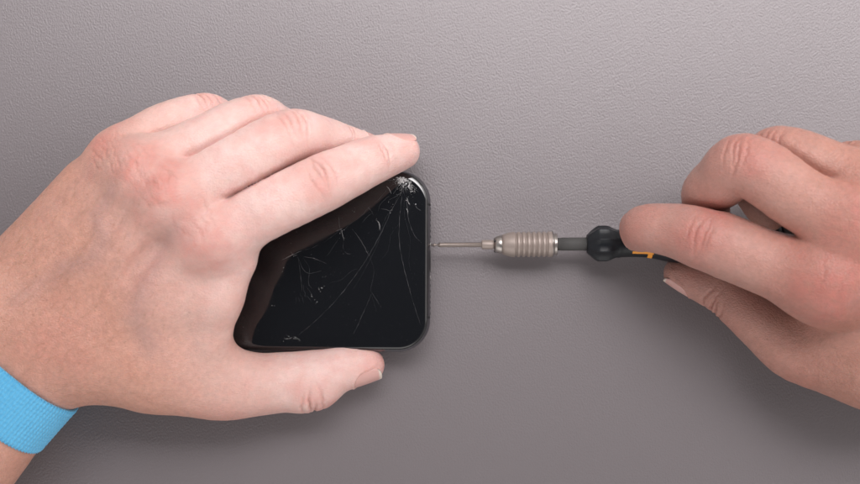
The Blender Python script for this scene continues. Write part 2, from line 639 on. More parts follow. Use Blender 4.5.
# ------------------------------------------------------------------ left hand
def left_hand():
    mcp_i, mcp_m, mcp_r, mcp_p = (210, 236, 46), (170, 197, 49), (141, 171, 44), (121, 159, 34)
    fingers = []

    def chain(pts, **kw):
        fingers.append(dict(pts=[(P(x, y, z), r) for x, y, z, r in pts], **kw))
        return [P(x, y, z) for x, y, z, r in pts]

    idx = chain([(212, 236, 43, 11.4), (262, 211, 47, 11.0), (319, 184, 44, 10.7), (346, 172, 38, 9.8), (373, 160, 30, 8.9), (402, 151.5, 20, 6.9)], kj=3.5, kp=7.5, ku=0.8)
    mid = chain([(172, 199, 46, 11.0), (230, 168, 47, 10.8), (289, 138.5, 41, 10.5), (316, 140, 32, 9.3), (340, 145, 22, 8.2), (370, 153, 12, 7.0)], kj=3.5, kp=7.5, ku=0.8)
    rng_ = chain([(142, 173, 41, 10.6), (198, 147, 41, 10.4), (254, 122, 33, 10.0), (274, 127, 23, 8.9), (288, 134, 15, 8.0), (316, 151, 8.5, 6.5)], kj=3.5, kp=7.5, ku=0.4)
    pky = chain([(122, 160, 32, 10.4), (160, 133, 29, 10.2), (203, 116, 22, 8.6), (219, 119, 15, 7.7), (230, 126, 10, 7.0), (256, 142, 7.5, 6.0)], kj=3.5, kp=8, ku=0.4)
    thb = chain([(160, 370, 29, 13.5), (216, 386, 23, 12.9), (262, 384, 19, 11.8), (309, 379, 16.5, 10.9), (338, 370.5, 14.5, 8.6), (368, 366.5, 13, 6.1)], kp=12.0,
                extra=[rc((318, 388, 17), (306, 391, 18), 7.5, 7.5, 5), rc((345, 362.5, 13), (366, 361.5, 12.5), 5.4, 4.6, 5)])
    palm = [
        # forearm, two bones side by side
        rc((-62, 334, 30), (-210, 545, 34), 19.5, 23, 12),
        rc((27, 379, 27), (-112, 554, 32), 19, 23, 11),
        rc((-18, 357, 29), (-160, 550, 33), 20, 24, 12),
        # carpals
        rc((-26, 326, 31), (58, 358, 30), 18, 15.0, 10),
        rc((8, 304, 32), (82, 346, 34), 17, 16, 12),
        # metacarpals
        rc((86, 338, 34), mcp_i, 12.0, 9.4, 6),
        rc((60, 310, 37), mcp_m, 12.0, 9.4, 6),
        rc((34, 290, 34), mcp_r, 12.0, 9.0, 6),
        rc((26, 282, 30), mcp_p, 12.5, 9.4, 6),
        # body of the palm under them
        rc((60, 345, 25), (190, 252, 32), 15, 11, 12),
        rc((20, 310, 25), (140, 207, 29), 15, 11, 12),
        # hypothenar edge
        rc((6, 290, 23), (92, 192, 25), 14, 12.2, 12),
        # thenar and first web
        rc((88, 358, 27), (152, 368, 27), 14, 14, 10),
        rc((122, 350, 32), (192, 330, 30), 15, 11, 14),
        rc((160, 300, 38), (214, 292, 36), 11, 9.0, 12),
        rc((236, 262, 42), (217, 300, 40), 7.5, 7.0, 8),
        rc((217, 300, 40), (211, 337, 34), 6.6, 6.2, 7),
        rc((211, 337, 34), (220, 369, 24), 6.2, 7.0, 5),
    ]
    # knuckle heads
    for c, r in ((mcp_i, 10.2), (mcp_m, 10.3), (mcp_r, 9.7), (mcp_p, 8.0)):
        q = (c[0] - 1.5, c[1] + 1.0, c[2] + 5.6)
        palm.append(rc(q, (q[0] + 1, q[1], q[2]), r, r, 10))
    wr = []
    for ch, up, am in ((idx, (0.15, 0.35, 1), 0.42), (mid, (0.1, 0.55, 0.9), 0.36), (rng_, (0.1, 0.7, 0.8), 0.32), (pky, (0.1, 0.8, 0.7), 0.28)):
        a1, a2 = unit(ch[2] - ch[1]), unit(ch[3] - ch[2])
        wr.append((ch[2], a1 + a2, np.array(up, float), am, 9.0, "pip"))
        wr.append((ch[4], unit(ch[5] - ch[3]), np.array(up, float), am * 0.5, 6.5, "dip"))
    for m, am in ((mcp_i, .10), (mcp_m, .16), (mcp_r, .20), (mcp_p, .24)):
        wr.append((P(*m), np.array([0.87, 0.49, 0]), np.array([-0.15, 0.2, 1]), am, 11.0, "mcp"))
    wr.append((thb[3], thb[4] - thb[2], np.array([0.0, -0.85, 0.6]), 0.55, 9.0, "pip"))
    red = [(P(207, 243, 60), 12, .85), (P(166, 190, 61), 12, 1.1), (P(136, 162, 57), 10, 1.0), (P(106, 146, 44), 9, .9),
           (P(322, 174, 54), 10, .55), (P(286, 123, 51), 8, .6), (P(262, 101, 42), 7, .45), (P(212, 95, 28), 6, .6),
           (P(372, 150, 36), 7, .35), (P(316, 398, 20), 9, .7), (P(218, 412, 24), 12, .5), (P(330, 360, 15), 9, .45), (P(374, 364, 17), 10, .65), (P(408, 156, 24), 8, .45), (P(250, 398, 20), 12, .3),
           (P(404, 160, 20), 8, .35), (P(60, 345, 50), 14, .30), (P(150, 270, 50), 14, .2), (P(240, 300, 40), 8, .3)]
    veins = [([P(62, 268, 50), P(92, 262, 52), P(102, 240, 53), P(96, 214, 52), P(112, 192, 52)], 2.6, 0.45, .65),
             ([P(20, 300, 46), P(62, 268, 50)], 2.6, 0.4, .45),
             ([P(150, 345, 48), P(138, 320, 50), P(142, 290, 52), P(160, 252, 54), P(178, 226, 56)], 2.8, 0.45, .6),
             ([P(40, 215, 44), P(70, 190, 46), P(90, 172, 46)], 2.6, 0.3, .3),
             ([P(104, 300, 53), P(122, 262, 54), P(150, 222, 57), P(166, 200, 60)], 3.0, 0.9, .0),
             ([P(112, 330, 50), P(160, 284, 52), P(200, 244, 57)], 3.0, 0.9, .0),
             ([P(70, 280, 51), P(105, 222, 52), P(132, 178, 55)], 3.0, 0.9, .0),
             ([P(188, 222, 54), P(164, 246, 52), P(134, 278, 50)], 3.8, -1.0, .18),  # from here on: carved hollows between the knuckles, also tinted darker
             ([P(152, 186, 53), P(130, 212, 51), P(102, 246, 49)], 3.6, -1.0, .18),
             ([P(126, 166, 49), P(104, 188, 48), P(74, 218, 46)], 3.4, -0.9, .15),
             ([P(55, 240, 47), P(86, 206, 47), P(120, 184, 50)], 3.2, -0.5, .15)]
    nails = [(idx[5], 6.9, unit(idx[5] - idx[4]) + np.array([0, 0, .15]), np.array([0.05, 0.96, 0.24]), 5.0, 11.0),
             (thb[5], 6.1, unit(thb[5] - thb[4]), np.array([0.10, -0.85, 0.46]), 5.2, 11.0),
             (mid[5], 7.0, unit(mid[5] - mid[4]), np.array([0.5, 0.75, 0.45]), 5.6, 11.5),
             (rng_[5], 6.5, unit(rng_[5] - rng_[4]), np.array([0.55, 0.75, 0.4]), 5.2, 11.0),
             (pky[5], 6.0, unit(pky[5] - pky[4]), np.array([0.5, 0.75, 0.4]), 4.6, 9.5)]
    c0 = P(200, 200, 45)

    def tanf(v):
        # sun-browned back of the hand and forearm, paler fingers
        t = -((v - c0) @ np.array([0.82, 0.30, 0.0]))
        return np.clip((t + 10) / 48, 0, 1.0)

    spec = dict(palm=palm, fingers=fingers, wrinkles=wr, red=red, veins=veins, nails=nails, tan=tanf, deep=0.0,
                clip=(np.array([-212, -140, 0.4]), np.array([60, 120, 90])))
    return build_hand("hand", spec)


# ----------------------------------------------------------------- right hand
P_ = P


def right_hand():
    fingers = []
    DZ = 2.6

    def P(x, y, z):
        return P_(x, y, z + DZ)

    def rc(a, b, r1, r2, k=8.0):
        return (P(*a), P(*b), r1, r2, k)

    def chain(pts, **kw):
        fingers.append(dict(pts=[(P(x, y, z), r) for x, y, z, r in pts], **kw))
        return [P(x, y, z) for x, y, z, r in pts]

    mcp_i, mcp_m, mcp_r, mcp_p = (826, 282, 58), (856, 226, 62), (880, 196, 58), (905, 182, 50)
    idx = chain([(822, 281, 55, 13.0), (765, 262, 52, 11.6), (704, 238, 46, 11.4), (674, 230.5, 40, 9.7), (646, 228, 33, 8.6), (641, 232, 24, 7.6)], kj=3.5, kp=9, ku=0.4)
    mid = chain([(850, 224, 60, 12.5), (800, 198, 60, 11.4), (745, 165, 56, 11.0), (722, 180, 47, 10.0), (706, 195, 37, 8.9), (710, 214, 21, 7.4)], kj=3.5, kp=8, ku=0.4)
    rg = chain([(878, 196, 57, 12.0), (832, 172, 55, 10.6), (780, 154, 48, 10.0), (764, 164, 40, 9.2), (754, 182, 30, 8.6), (768, 212, 20, 7.5)], kj=3.5, kp=8, ku=0.4)
    pk = chain([(905, 184, 48, 11.0), (880, 172, 45, 9.2), (852, 164, 38, 8.4), (838, 174, 30, 7.8), (830, 190, 22, 7.2), (838, 214, 16, 6.4)], kj=3.5, kp=8, ku=0.4)
    thb = chain([(880, 360, 40, 16), (802, 350, 29, 12.6), (765, 322, 23, 11.2), (727, 290.5, 15, 9.8), (703, 281, 11.5, 8.2), (679.5, 273, 8.8, 6.2)], kp=12)
    palm = [
        rc((1010, 330, 48), (1200, 350, 44), 24, 26, 12),
        rc((1010, 290, 50), (1200, 300, 46), 24, 26, 12),
        rc((985, 296, 54), mcp_i, 14, 13.5, 14),
        rc((985, 275, 57), mcp_m, 14, 13.5, 14),
        rc((990, 255, 54), mcp_r, 14, 13, 14),
        rc((1000, 240, 50), mcp_p, 14, 12, 14),
        rc((990, 320, 42), (880, 262, 46), 18, 14, 14),
        rc((1000, 345, 42), (880, 362, 40), 20, 16, 14),
        rc((930, 320, 46), (850, 310, 44), 15, 11, 14),
        rc((880, 330, 40), (838, 324, 38), 11, 8.5, 12),
        rc((980, 250, 34), (890, 215, 36), 15, 12, 14),
    ]
    for c, r in ((mcp_i, 13.8), (mcp_m, 13.6), (mcp_r, 12.6), (mcp_p, 11.5)):
        q = (c[0], c[1], c[2] + 1.0)
        palm.append(rc(q, (q[0] + 1, q[1], q[2]), r, r, 5))
    wr = []
    for ch, up, am in ((idx, (-0.15, 0.05, 1), 0.36), (mid, (-0.35, 0.45, 0.9), 0.30), (rg, (-0.35, 0.6, 0.8), 0.24), (pk, (-0.3, 0.6, 0.8), 0.25)):
        a1, a2 = unit(ch[2] - ch[1]), unit(ch[3] - ch[2])
        wr.append((ch[2], a1 + a2, np.array(up, float), am, 9.0, "pip"))
    wr.append((P(*mcp_i), np.array([-0.92, 0.3, 0]), np.array([0.1, 0.0, 1]), .11, 11.0, "mcp"))
    wr.append((thb[3], thb[4] - thb[2], np.array([-0.35, -0.75, 0.5]), 0.5, 9.0, "pip"))
    red = [(P(702, 232, 56), 12, 1.0), (P(836, 288, 72), 18, 1.15), (P(748, 153, 66), 11, .8), (P(858, 222, 74), 14, .85), (P(640, 228, 36), 11, .5), (P(772, 136, 56), 8, .35),
           (P(640, 225, 34), 9, .35), (P(735, 306, 18), 11, .45), (P(690, 284, 12), 9, .4), (P(800, 375, 32), 14, .4), (P(765, 250, 60), 12, .2)]
    veins = [([P(860, 300, 72), P(905, 300, 70), P(960, 305, 70)], 3, .4, .4)]
    nails = [(thb[5], 6.2, unit(thb[5] - thb[4]), np.array([-0.30, -0.94, -0.02]), 5.0, 11.0),
             (idx[5], 7.6, unit(idx[5] - idx[4]), np.array([-1.0, 0.1, 0.15]), 6.0, 11.5),
             (mid[5], 7.4, unit(mid[5] - mid[4]), np.array([-0.8, 0.3, -0.1]), 5.8, 11.5)]

    def tanf(v):
        return np.clip((v[:, 0] - 100) / 160, 0, 0.3) + 0.70

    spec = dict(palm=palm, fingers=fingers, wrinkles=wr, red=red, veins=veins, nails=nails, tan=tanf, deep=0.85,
                clip=(np.array([60, -110, 0.4]), np.array([262, 80, 100])))
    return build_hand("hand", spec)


lh, lh_tree = left_hand()
tag(lh, "bare left hand wearing a blue band, gripping the cracked black phone", "hand")
rh, rh_tree = right_hand()
tag(rh, "bare right hand pinching the screwdriver handle between thumb and bent index finger", "hand")


# ------------------------------------------------------------------ wristband
def wristband():
    c = P(9, 372, 29)
    ax = unit(np.array([-0.68, -0.73, 0.0]))
    side = unit(np.array([0.73, -0.68, 0.0]))
    up = np.array([0, 0, 1.0])
    NU, NV = 520, 44
    W = 21.0
    st = np.linspace(-0.5, 0.5, NV) * W + 4.5
    phs = np.arange(NU) / NU * 2 * math.pi
    R = np.zeros((NV, NU))
    for i, s in enumerate(st):
        for j, ph in enumerate(phs):
            d = side * math.cos(ph) + up * math.sin(ph)
            o = c + ax * s + d * 90
            hit = lh_tree.ray_cast(Vector(o), Vector(-d), 120)
            R[i, j] = (90 - hit[3]) if hit[0] is not None else 25
    for _ in range(60):
        R = (np.roll(R, 1, 1) + np.roll(R, -1, 1) + 2 * R) / 4
    lin = np.linspace(-1, 1, NV)[:, None]
    sl_ = (R * lin).mean(0) / (lin ** 2).mean()
    flat = R.mean(0)[None] + 0.25 * sl_[None] * lin
    R = 0.93 * flat + 0.07 * R
    circ = 2 * math.pi * 27
    V, UV = [], []
    thick = 1.5
    for layer in (0, 1):
        for i in range(NV):
            for j in range(NU):
                ph = phs[j]
                d = side * math.cos(ph) + up * math.sin(ph)
                s = st[i]
                edge = min(i, NV - 1 - i) / (NV - 1) * W
                vv = i / (NV - 1) * W
                if layer == 0:
                    stitch = 0.5 + 0.5 * math.sin(j / NU * 2 * math.pi * 104 + 0.8 * math.sin(vv * 4.2))
                    rib = 0.5 + 0.5 * math.cos(vv / W * 2 * math.pi * 12)
                    h = thick + 0.34 * rib + 0.26 * stitch
                    if edge < 1.4:
                        h += 0.22 * (1 - edge / 1.4) + 0.25 * stitch
                    if edge < 0.5:
                        h -= 0.6
                    s2 = s + (0.22 * (stitch - 0.5) if edge < 1.0 else 0)
                else:
                    h, s2 = 0.15, s
                V.append(c + ax * s2 + d * (R[i, j] + h))
                UV.append((j / NU * circ, vv))
    N = NV * NU
    fc = []
    for i in range(NV - 1):
        for j in range(NU):
            a, b = i * NU + j, i * NU + (j + 1) % NU
            fc.append((a, b, b + NU, a + NU))
            fc.append((N + a, N + a + NU, N + b + NU, N + b))
    for i, fl in ((0, 0), (NV - 1, 1)):
        for j in range(NU):
            a, b = i * NU + j, i * NU + (j + 1) % NU
            fc.append((b, a, N + a, N + b) if not fl else (a, b, N + b, N + a))
    o = mesh_np("wristband", np.array(V), fc, M_BAND)
    uvl = o.data.uv_layers.new(name="band")
    li = np.zeros(len(o.data.loops), dtype=np.int32)
    o.data.loops.foreach_get("vertex_index", li)
    uvl.data.foreach_set("uv", np.array(UV, dtype=np.float32)[li].ravel())
    tag(o, "ribbed light blue knitted wristband around the wrist", "wristband")


wristband()


def hairs(hand, tree, n, region, flow):
    V, Fc = [], []
    for _ in range(n):
        px, py = rng.uniform(*region[0]), rng.uniform(*region[1])
        p = P(px, py, 45)
        hit = tree.ray_cast(Vector((p[0], p[1], 120)), Vector((0, 0, -1)), 150)
        if hit[0] is None or hit[1].z < 0.3 or rng.random() > region[2](px, py):
            continue
        b0, nn = np.array(hit[0]), np.array(hit[1])
        f = unit(flow + rng.normal(0, .28, 3))
        f = unit(f - nn * (f @ nn))
        L, r0 = rng.uniform(4, 9), rng.uniform(0.022, 0.038)
        side = np.cross(f, nn)
        ns = 6
        cv = rng.normal(0, .10)
        for i in range(ns):
            t = i / (ns - 1)
            c = b0 + f * L * t + nn * (0.05 + 1.0 * t * (1 - 0.55 * t)) + side * cv * L * t * t
            r = r0 * (1 - 0.85 * t)
            for a in (0, 2.094, 4.189):
                V.append(c + (side * math.cos(a) + nn * math.sin(a)) * r)
        o = len(V) - ns * 3
        for i in range(ns - 1):
            for a in range(3):
                Fc.append((o + i * 3 + a, o + i * 3 + (a + 1) % 3, o + i * 3 + 3 + (a + 1) % 3, o + i * 3 + 3 + a))
    h = mesh_np("hair", np.array(V), Fc, M_HAIR, hand)
    h["kind"] = "stuff"


hairs(lh, lh_tree, 750, ((-10, 180), (180, 400), lambda x, y: np.clip(0.95 - (x - 20) / 190, 0.05, 1)), np.array([0.45, 0.55, 0.1]))
hairs(rh, rh_tree, 260, ((770, 870), (180, 400), lambda x, y: 0.6), np.array([-0.4, 0.6, 0.1]))

# ---------------------------------------------------------------------- phone
PX0, PX1, PY0, PY1, PT = 0.0, 143.6, -43.2, 27.9, 7.9      # the phone's own axes


def rrect(x0, x1, y0, y1, r, n=20):
    out = []
    for cx, cy, a0 in ((x1 - r, y1 - r, 0), (x0 + r, y1 - r, 90), (x0 + r, y0 + r, 180), (x1 - r, y0 + r, 270)):
        for i in range(n + 1):
            a = math.radians(a0 + 90 * i / n)
            out.append((cx + r * math.cos(a), cy + r * math.sin(a)))
    return out


def loft_rrect(prof, r0, cap_top=True, cap_bot=True):
    """prof: list of (inset, z); stacked rounded rectangles"""
    bm = bmesh.new()
    rings = []
    for ins, z in prof:
        rings.append([bm.verts.new((x * MM, y * MM, z * MM)) for x, y in rrect(PX0 + ins, PX1 - ins, PY0 + ins, PY1 - ins, max(1.0, r0 - ins))])
    for a, b in zip(rings[:-1], rings[1:]):
        n = len(a)
        for i in range(n):
            bm.faces.new((a[i], a[(i + 1) % n], b[(i + 1) % n], b[i]))
    if cap_bot:
        bm.faces.new(rings[0][::-1])
    if cap_top:
        bm.faces.new(rings[-1])
    return bm


def box_mm(bm, x0, x1, y0, y1, z0, z1):
    r = bmesh.ops.create_cube(bm, size=1.0)
    for v in r["verts"]:
        v.co = Vector(((x0 + (v.co.x + .5) * (x1 - x0)) * MM, (y0 + (v.co.y + .5) * (y1 - y0)) * MM, (z0 + (v.co.z + .5) * (z1 - z0)) * MM))


def tube_x(bm, cx, cy, cz, r, ln, seg=20):
    M = Matrix.Translation(Vector((cx, cy, cz)) * MM) @ Matrix.Rotation(math.pi / 2, 4, "Y")
    bmesh.ops.create_cone(bm, cap_ends=True, segments=seg, radius1=r * MM, radius2=r * MM, depth=ln * MM, matrix=M)


phone = thing("smartphone", "black smartphone with a shattered glass screen, under the hand", "smartphone", (-143.1 * MM, 0, 0))
TILT = math.radians(2.6)
phone.rotation_euler = (math.radians(-3.4), -TILT, 0)
phone.location.z = 1.7 * MM
prof = []
for i in range(17):
    a = math.radians(-90 + 180 * i / 16)
    prof.append((2.9 - 2.9 * math.cos(a) ** 0.8 if math.cos(a) > 1e-6 else 2.9, 0.35 + 3.55 + 3.55 * math.sin(a)))
prof = [(i + 0.0, z) for i, z in prof]
obj("frame", loft_rrect(prof, 12.4), M_FRAME, phone)
bk = loft_rrect([(2.6, 0.36), (2.9, 0.14), (3.4, 0.05)], 12.4)
obj("back_glass", bk, M_BACK, phone)
gk = loft_rrect([(1.30, 6.9), (1.12, 7.05), (1.16, 7.28), (1.34, 7.50), (1.66, 7.68), (2.2, 7.81), (2.9, 7.88), (3.7, 7.90)], 12.4, True, True)
gask = loft_rrect([(0.86, 6.4), (0.86, 7.06), (1.0, 7.16), (1.2, 7.10)], 12.4)
obj("gasket", gask, M_BLACK, phone)

# cracks: raised slivers of broken glass that belong to the screen's own mesh
ZG = 7.9
crack_bm = gk


def inside_glass(x, y):
    ins = 3.0
    r = 12.4 - ins
    x0, x1, y0, y1 = PX0 + ins, PX1 - ins, PY0 + ins, PY1 - ins
    dx = max(x0 + r - x, x - x1 + r, 0)
    dy = max(y0 + r - y, y - y1 + r, 0)
    return math.hypot(dx, dy) <= r and x0 <= x <= x1 and y0 <= y <= y1


def crack(pts, w=0.10, mi=2, jit=0.25, step=0.9, taper=True):
    q = [P(x, y, 16.0)[:2] + np.array([143.6, 0]) for x, y in pts]
    # Catmull-Rom resample
    out = []
    for i in range(len(q) - 1):
        p0, p1, p2, p3 = q[max(i - 1, 0)], q[i], q[i + 1], q[min(i + 2, len(q) - 1)]
        n = max(2, int(np.linalg.norm(p2 - p1) / step))
        for j in range(n):
            t = j / n
            out.append(0.5 * (2 * p1 + (p2 - p0) * t + (2 * p0 - 5 * p1 + 4 * p2 - p3) * t * t + (3 * p1 - p0 - 3 * p2 + p3) * t ** 3))
    out.append(q[-1])
    out = [o + rng.normal(0, jit * 0.22, 2) for o in out]
    out = [o for o in out if inside_glass(*o)]
    if len(out) < 2:
        return
    L, R_, T = [], [], []
    for i, o in enumerate(out):
        d = unit(out[min(i + 1, len(out) - 1)] - out[max(i - 1, 0)])
        nrm = np.array([-d[1], d[0]])
        f = i / (len(out) - 1)
        ww = 0.44 * w * (0.35 + 1.3 * rng.random()) * ((1 - 0.75 * abs(2 * f - 1) ** 3) if taper else 1)
        L.append(crack_bm.verts.new((*((o + nrm * ww / 2) * MM), (ZG + 0.004) * MM)))
        R_.append(crack_bm.verts.new((*((o - nrm * ww / 2) * MM), (ZG + 0.004) * MM)))
        T.append(crack_bm.verts.new((*(o * MM), (ZG + 0.012 + ww * 0.35) * MM)))
    for i in range(len(out) - 1):
        for A, B in ((L, T), (T, R_)):
            fc = crack_bm.faces.new((A[i], B[i], B[i + 1], A[i + 1]))
            fc.material_index = mi


def shard(x, y, s, mi=1):
    c = P(x, y, 16.0) + np.array([143.6, 0, 0])
    if not inside_glass(c[0], c[1]):
        return
    a = rng.random() * 6.28
    n = int(rng.integers(3, 6))
    tilt = rng.normal(0, 0.16, 2)
    top = []
    for i in range(n):
        an = a + 6.28 * i / n + rng.normal(0, .3)
        r = s * (0.4 + 0.8 * rng.random())
        dx, dy = r * math.cos(an) * (1.6 if i % 2 else 0.8), r * math.sin(an)
        top.append(crack_bm.verts.new(((c[0] + dx) * MM, (c[1] + dy) * MM, (ZG + 0.05 + abs(tilt[0] * dx + tilt[1] * dy)) * MM)))
    bot = [crack_bm.verts.new((v.co.x, v.co.y, (ZG + 0.003) * MM)) for v in top]
    f = crack_bm.faces.new(top)
    f.normal_update()
    if f.normal.z < 0:
        f.normal_flip()
    f.material_index = mi
    for i in range(n):
        g = crack_bm.faces.new((bot[i], bot[(i + 1) % n], top[(i + 1) % n], top[i]))
        g.material_index = mi


# long hairline cracks
crack([(401, 186), (394, 206), (384, 222), (377, 246), (362, 276), (352, 292)], 0.045, 2)
crack([(405, 188), (404, 214), (410, 240), (409, 262), (413, 280)], 0.04, 2)
crack([(369, 256), (374, 272), (371, 292), (377, 312)], 0.04, 2)
crack([(360, 270), (352, 272), (341, 281), (330, 284)], 0.045, 2)
crack([(399, 225), (391, 236), (388, 252), (380, 262)], 0.04, 2)
crack([(403, 186), (401, 204), (399, 225), (400, 249), (404, 269), (408, 284), (414, 305), (420, 323), (423, 333)], 0.13, 2)
crack([(402, 192), (391, 212), (382, 232), (369, 256), (360, 270), (340, 297), (322, 316), (309, 328), (299, 336)], 0.12, 2)
crack([(406, 196), (407, 208), (409, 223), (415, 237), (423, 245)], 0.11, 2)
crack([(352, 230), (360, 241), (367, 253), (371, 258)], 0.16, 2)
crack([(336, 232), (339, 231), (342, 230)], 0.14, 1)
crack([(341, 231), (342, 236), (343.5, 241)], 0.13, 1)
crack([(343, 242), (342.5, 247), (344, 251)], 0.08, 2)
crack([(344, 252), (347, 255), (351, 255)], 0.1, 2)
crack([(338, 217), (339, 226), (340, 235)], 0.12, 2)
crack([(375, 221), (379, 224), (379.5, 231)], 0.18, 1)
crack([(367, 208), (370, 211), (373, 216)], 0.14, 2)
crack([(380, 210), (386, 210.5), (391, 213)], 0.14, 2)
crack([(386, 187), (389, 190), (391, 195)], 0.15, 1)
crack([(281.5, 261.3), (292, 256), (302, 252)], 0.11, 1)
crack([(290, 252.5), (293, 257), (296, 256)], 0.10, 1)
crack([(303, 258), (314, 260), (326, 265)], 0.13, 2)
crack([(297, 258), (306, 274), (322, 272)], 0.10, 2)
crack([(298, 260), (300, 276), (302, 293)], 0.10, 2)
crack([(303, 260), (309, 270), (308, 284), (312, 290)], 0.09, 2)
crack([(372, 294), (364, 313), (354, 335)], 0.09, 2)
crack([(372, 294), (376, 300), (379, 305)], 0.08, 2)
crack([(285, 340.5), (289, 340), (292.6, 338.5)], 0.08, 1)
crack([(295, 338.5), (298, 340), (300, 341.5)], 0.08, 1)
crack([(286, 336), (290, 339), (293, 343)], 0.10, 2)
crack([(407, 199), (408, 203), (410, 206)], 0.2, 1)
crack([(406, 209), (407.5, 212), (408, 216)], 0.2, 1)
crack([(413, 204), (417, 209), (421, 212)], 0.13, 2)
crack([(405, 190), (396, 197), (388, 201)], 0.1, 2)
for a_, b_ in (((399, 184), (387, 190)), ((388, 189), (372, 206)), ((370, 207), (356, 221)), ((354, 222), (343, 232)), ((340, 231), (322, 245)), ((318, 246), (303, 251)), ((390, 196), (378, 212)), ((372, 214), (362, 224)), ((338, 240), (326, 258))):
    m_ = ((a_[0] + b_[0]) / 2 + rng.normal(0, 1.2), (a_[1] + b_[1]) / 2 + rng.normal(0, 1.2))
    crack([a_, m_, b_], 0.075, 2, 0.4)
for k in range(9):   # faint comb of hairlines below the long diagonal
    bx, by = 296 + k * 1.6 + rng.normal(0, 2), 296 - k * 0.9 + rng.normal(0, 4)
    an = rng.normal(1.15, 0.25)
    ln = rng.uniform(3, 10)
    crack([(bx, by), (bx + ln * 0.5 * math.cos(an) + rng.normal(0, .4), by + ln * 0.5 * math.sin(an)), (bx + ln * math.cos(an), by + ln * math.sin(an))], 0.03 + 0.035 * rng.random(), 2)
for k in range(22):   # rays out of the impact point
    an = rng.uniform(0.3, 3.3)
    r0, ln = rng.uniform(1, 7), rng.uniform(4, 17)
    cx, cy = 403.5, 179.5
    crack([(cx + r0 * math.cos(an), cy + r0 * math.sin(an)), (cx + (r0 + ln) * math.cos(an + rng.normal(0, .12)), cy + (r0 + ln) * math.sin(an))], 0.06 + 0.06 * rng.random(), 1 if rng.random() < .25 else 2)
for k in range(560):  # powdered glass at the impact point
    rr = abs(rng.normal(0, 6.2))
    an = rng.uniform(0, 6.28)
    shard(402.0 + rr * math.cos(an) * 0.85, 180 + rr * math.sin(an), rng.uniform(0.06, 0.30) * (1.3 - min(rr, 12) / 14), 1 if rng.random() < .75 else 2)
for k in range(110):
    rr = abs(rng.normal(0, 8.0))
    an = rng.uniform(-0.9, 0.9)
    shard(408 + rr * 0.5 * math.cos(an), 184 + rr * 1.2 * math.sin(an) + 3, rng.uniform(0.05, 0.18), 1)
for bx, by in ((292, 255.5), (281.5, 272), (312, 297.5), (324.5, 278), (319.5, 291), (321, 291), (314, 260), (343, 232), (343, 240), (387.5, 203), (392, 207), (316, 304), (320.5, 290.5),
               (271, 306), (296, 339), (294, 338), (289, 340), (299, 341), (284, 341), (378, 222), (379, 228), (354, 211), (366, 253), (391, 212), (407, 200)):
    for k in range(3):
        shard(bx + rng.normal(0, 1.2), by + rng.normal(0, 1.2), rng.uniform(0.05, 0.15), 1)
for k in range(110):
    shard(rng.uniform(240, 425), rng.uniform(180, 348), rng.uniform(0.03, 0.075), 1 if rng.random() < .5 else 2)
scr = obj("screen", gk, [M_SCREEN, M_CRACK, M_CRACK_DIM], phone, smooth=False)
scr["label"] = "black glass with a crushed corner and long hairline cracks"
for p in scr.data.polygons:
    if p.material_index == 0:
        p.use_smooth = True
# charging port, its two screws, speaker holes and antenna lines on the near edge
ZP = 3.9
YC = (PY0 + PY1) / 2
bm = bmesh.new()
for (y0, y1) in ((YC - 4.4, YC + 4.4),):
    n = 12
    ring = []
    for xx in (PX1 + 0.06, PX1 - 0.6):
        rr = []
        for cy, a0 in ((y1 - 1.4, -90), (y0 + 1.4, 90)):
            for i in range(n + 1):
                a = math.radians(a0 + 180 * i / n)
                rr.append(bm.verts.new((xx * MM, (cy + 1.4 * math.cos(a)) * MM, (ZP + 1.4 * math.sin(a)) * MM)))
        ring.append(rr)
    m = len(ring[0])
    bm.faces.new(ring[0])
    for i in range(m):
        bm.faces.new((ring[0][i], ring[1][i], ring[1][(i + 1) % m], ring[0][(i + 1) % m]))
obj("charging_port", bm, M_BLACK, phone)
TIP_Y = P(431, 245, 14)[1]
for sy in (TIP_Y, 2 * YC - TIP_Y):
    bm = bmesh.new()
    tube_x(bm, PX1 - 0.02, sy, ZP, 0.85, 0.36)
    obj("screw", bm, M_SCREW, phone)
for sgn in (-1, 1):
    for k in range(6):
        bm = bmesh.new()
        tube_x(bm, PX1 - 0.06, YC + sgn * (9.6 + k * 2.2), ZP, 0.6, 0.3, 14)
        obj("speaker_hole", bm, M_BLACK, phone)
YA = P(430, 318, 14)[1]
for yy in (YA, 2 * YC - YA):
    bm = bmesh.new()
    rings = []
    for ins, z in prof[1:-1]:
        c = Vector(((PX1 - ins + 0.035) * MM, 0, z * MM))
        rings.append((bm.verts.new((c.x, (yy - 0.5) * MM, c.z)), bm.verts.new((c.x, (yy + 0.5) * MM, c.z)),
                      bm.verts.new((c.x - 0.3 * MM, (yy + 0.5) * MM, c.z)), bm.verts.new((c.x - 0.3 * MM, (yy - 0.5) * MM, c.z))))
    for a, b in zip(rings[:-1], rings[1:]):
        for i in range(4):
            bm.faces.new((a[i], a[(i + 1) % 4], b[(i + 1) % 4], b[i]))
    obj("antenna_line", bm, M_BLACK, phone)

# ---------------------------------------------------------------- screwdriver
A0 = P(431.2, 245, 12.3)
A1 = P(800, 242.6, 15.4)
AX = unit(A1 - A0)
SIDE = unit(np.cross(np.array([0, 0, 1.0]), AX))
UPV = np.cross(AX, SIDE)


def t_of(px):
    # distance along the tool of the point seen at photograph column px
    lo, hi = 0.0, 200.0
    for _ in range(50):
        m = (lo + hi) / 2
        q = A0 + AX * m
        f = S0 * (CAM_H - q[2]) / CAM_H
        if 430 + q[0] / f < px:
            lo = m
        else:
            hi = m
    return lo


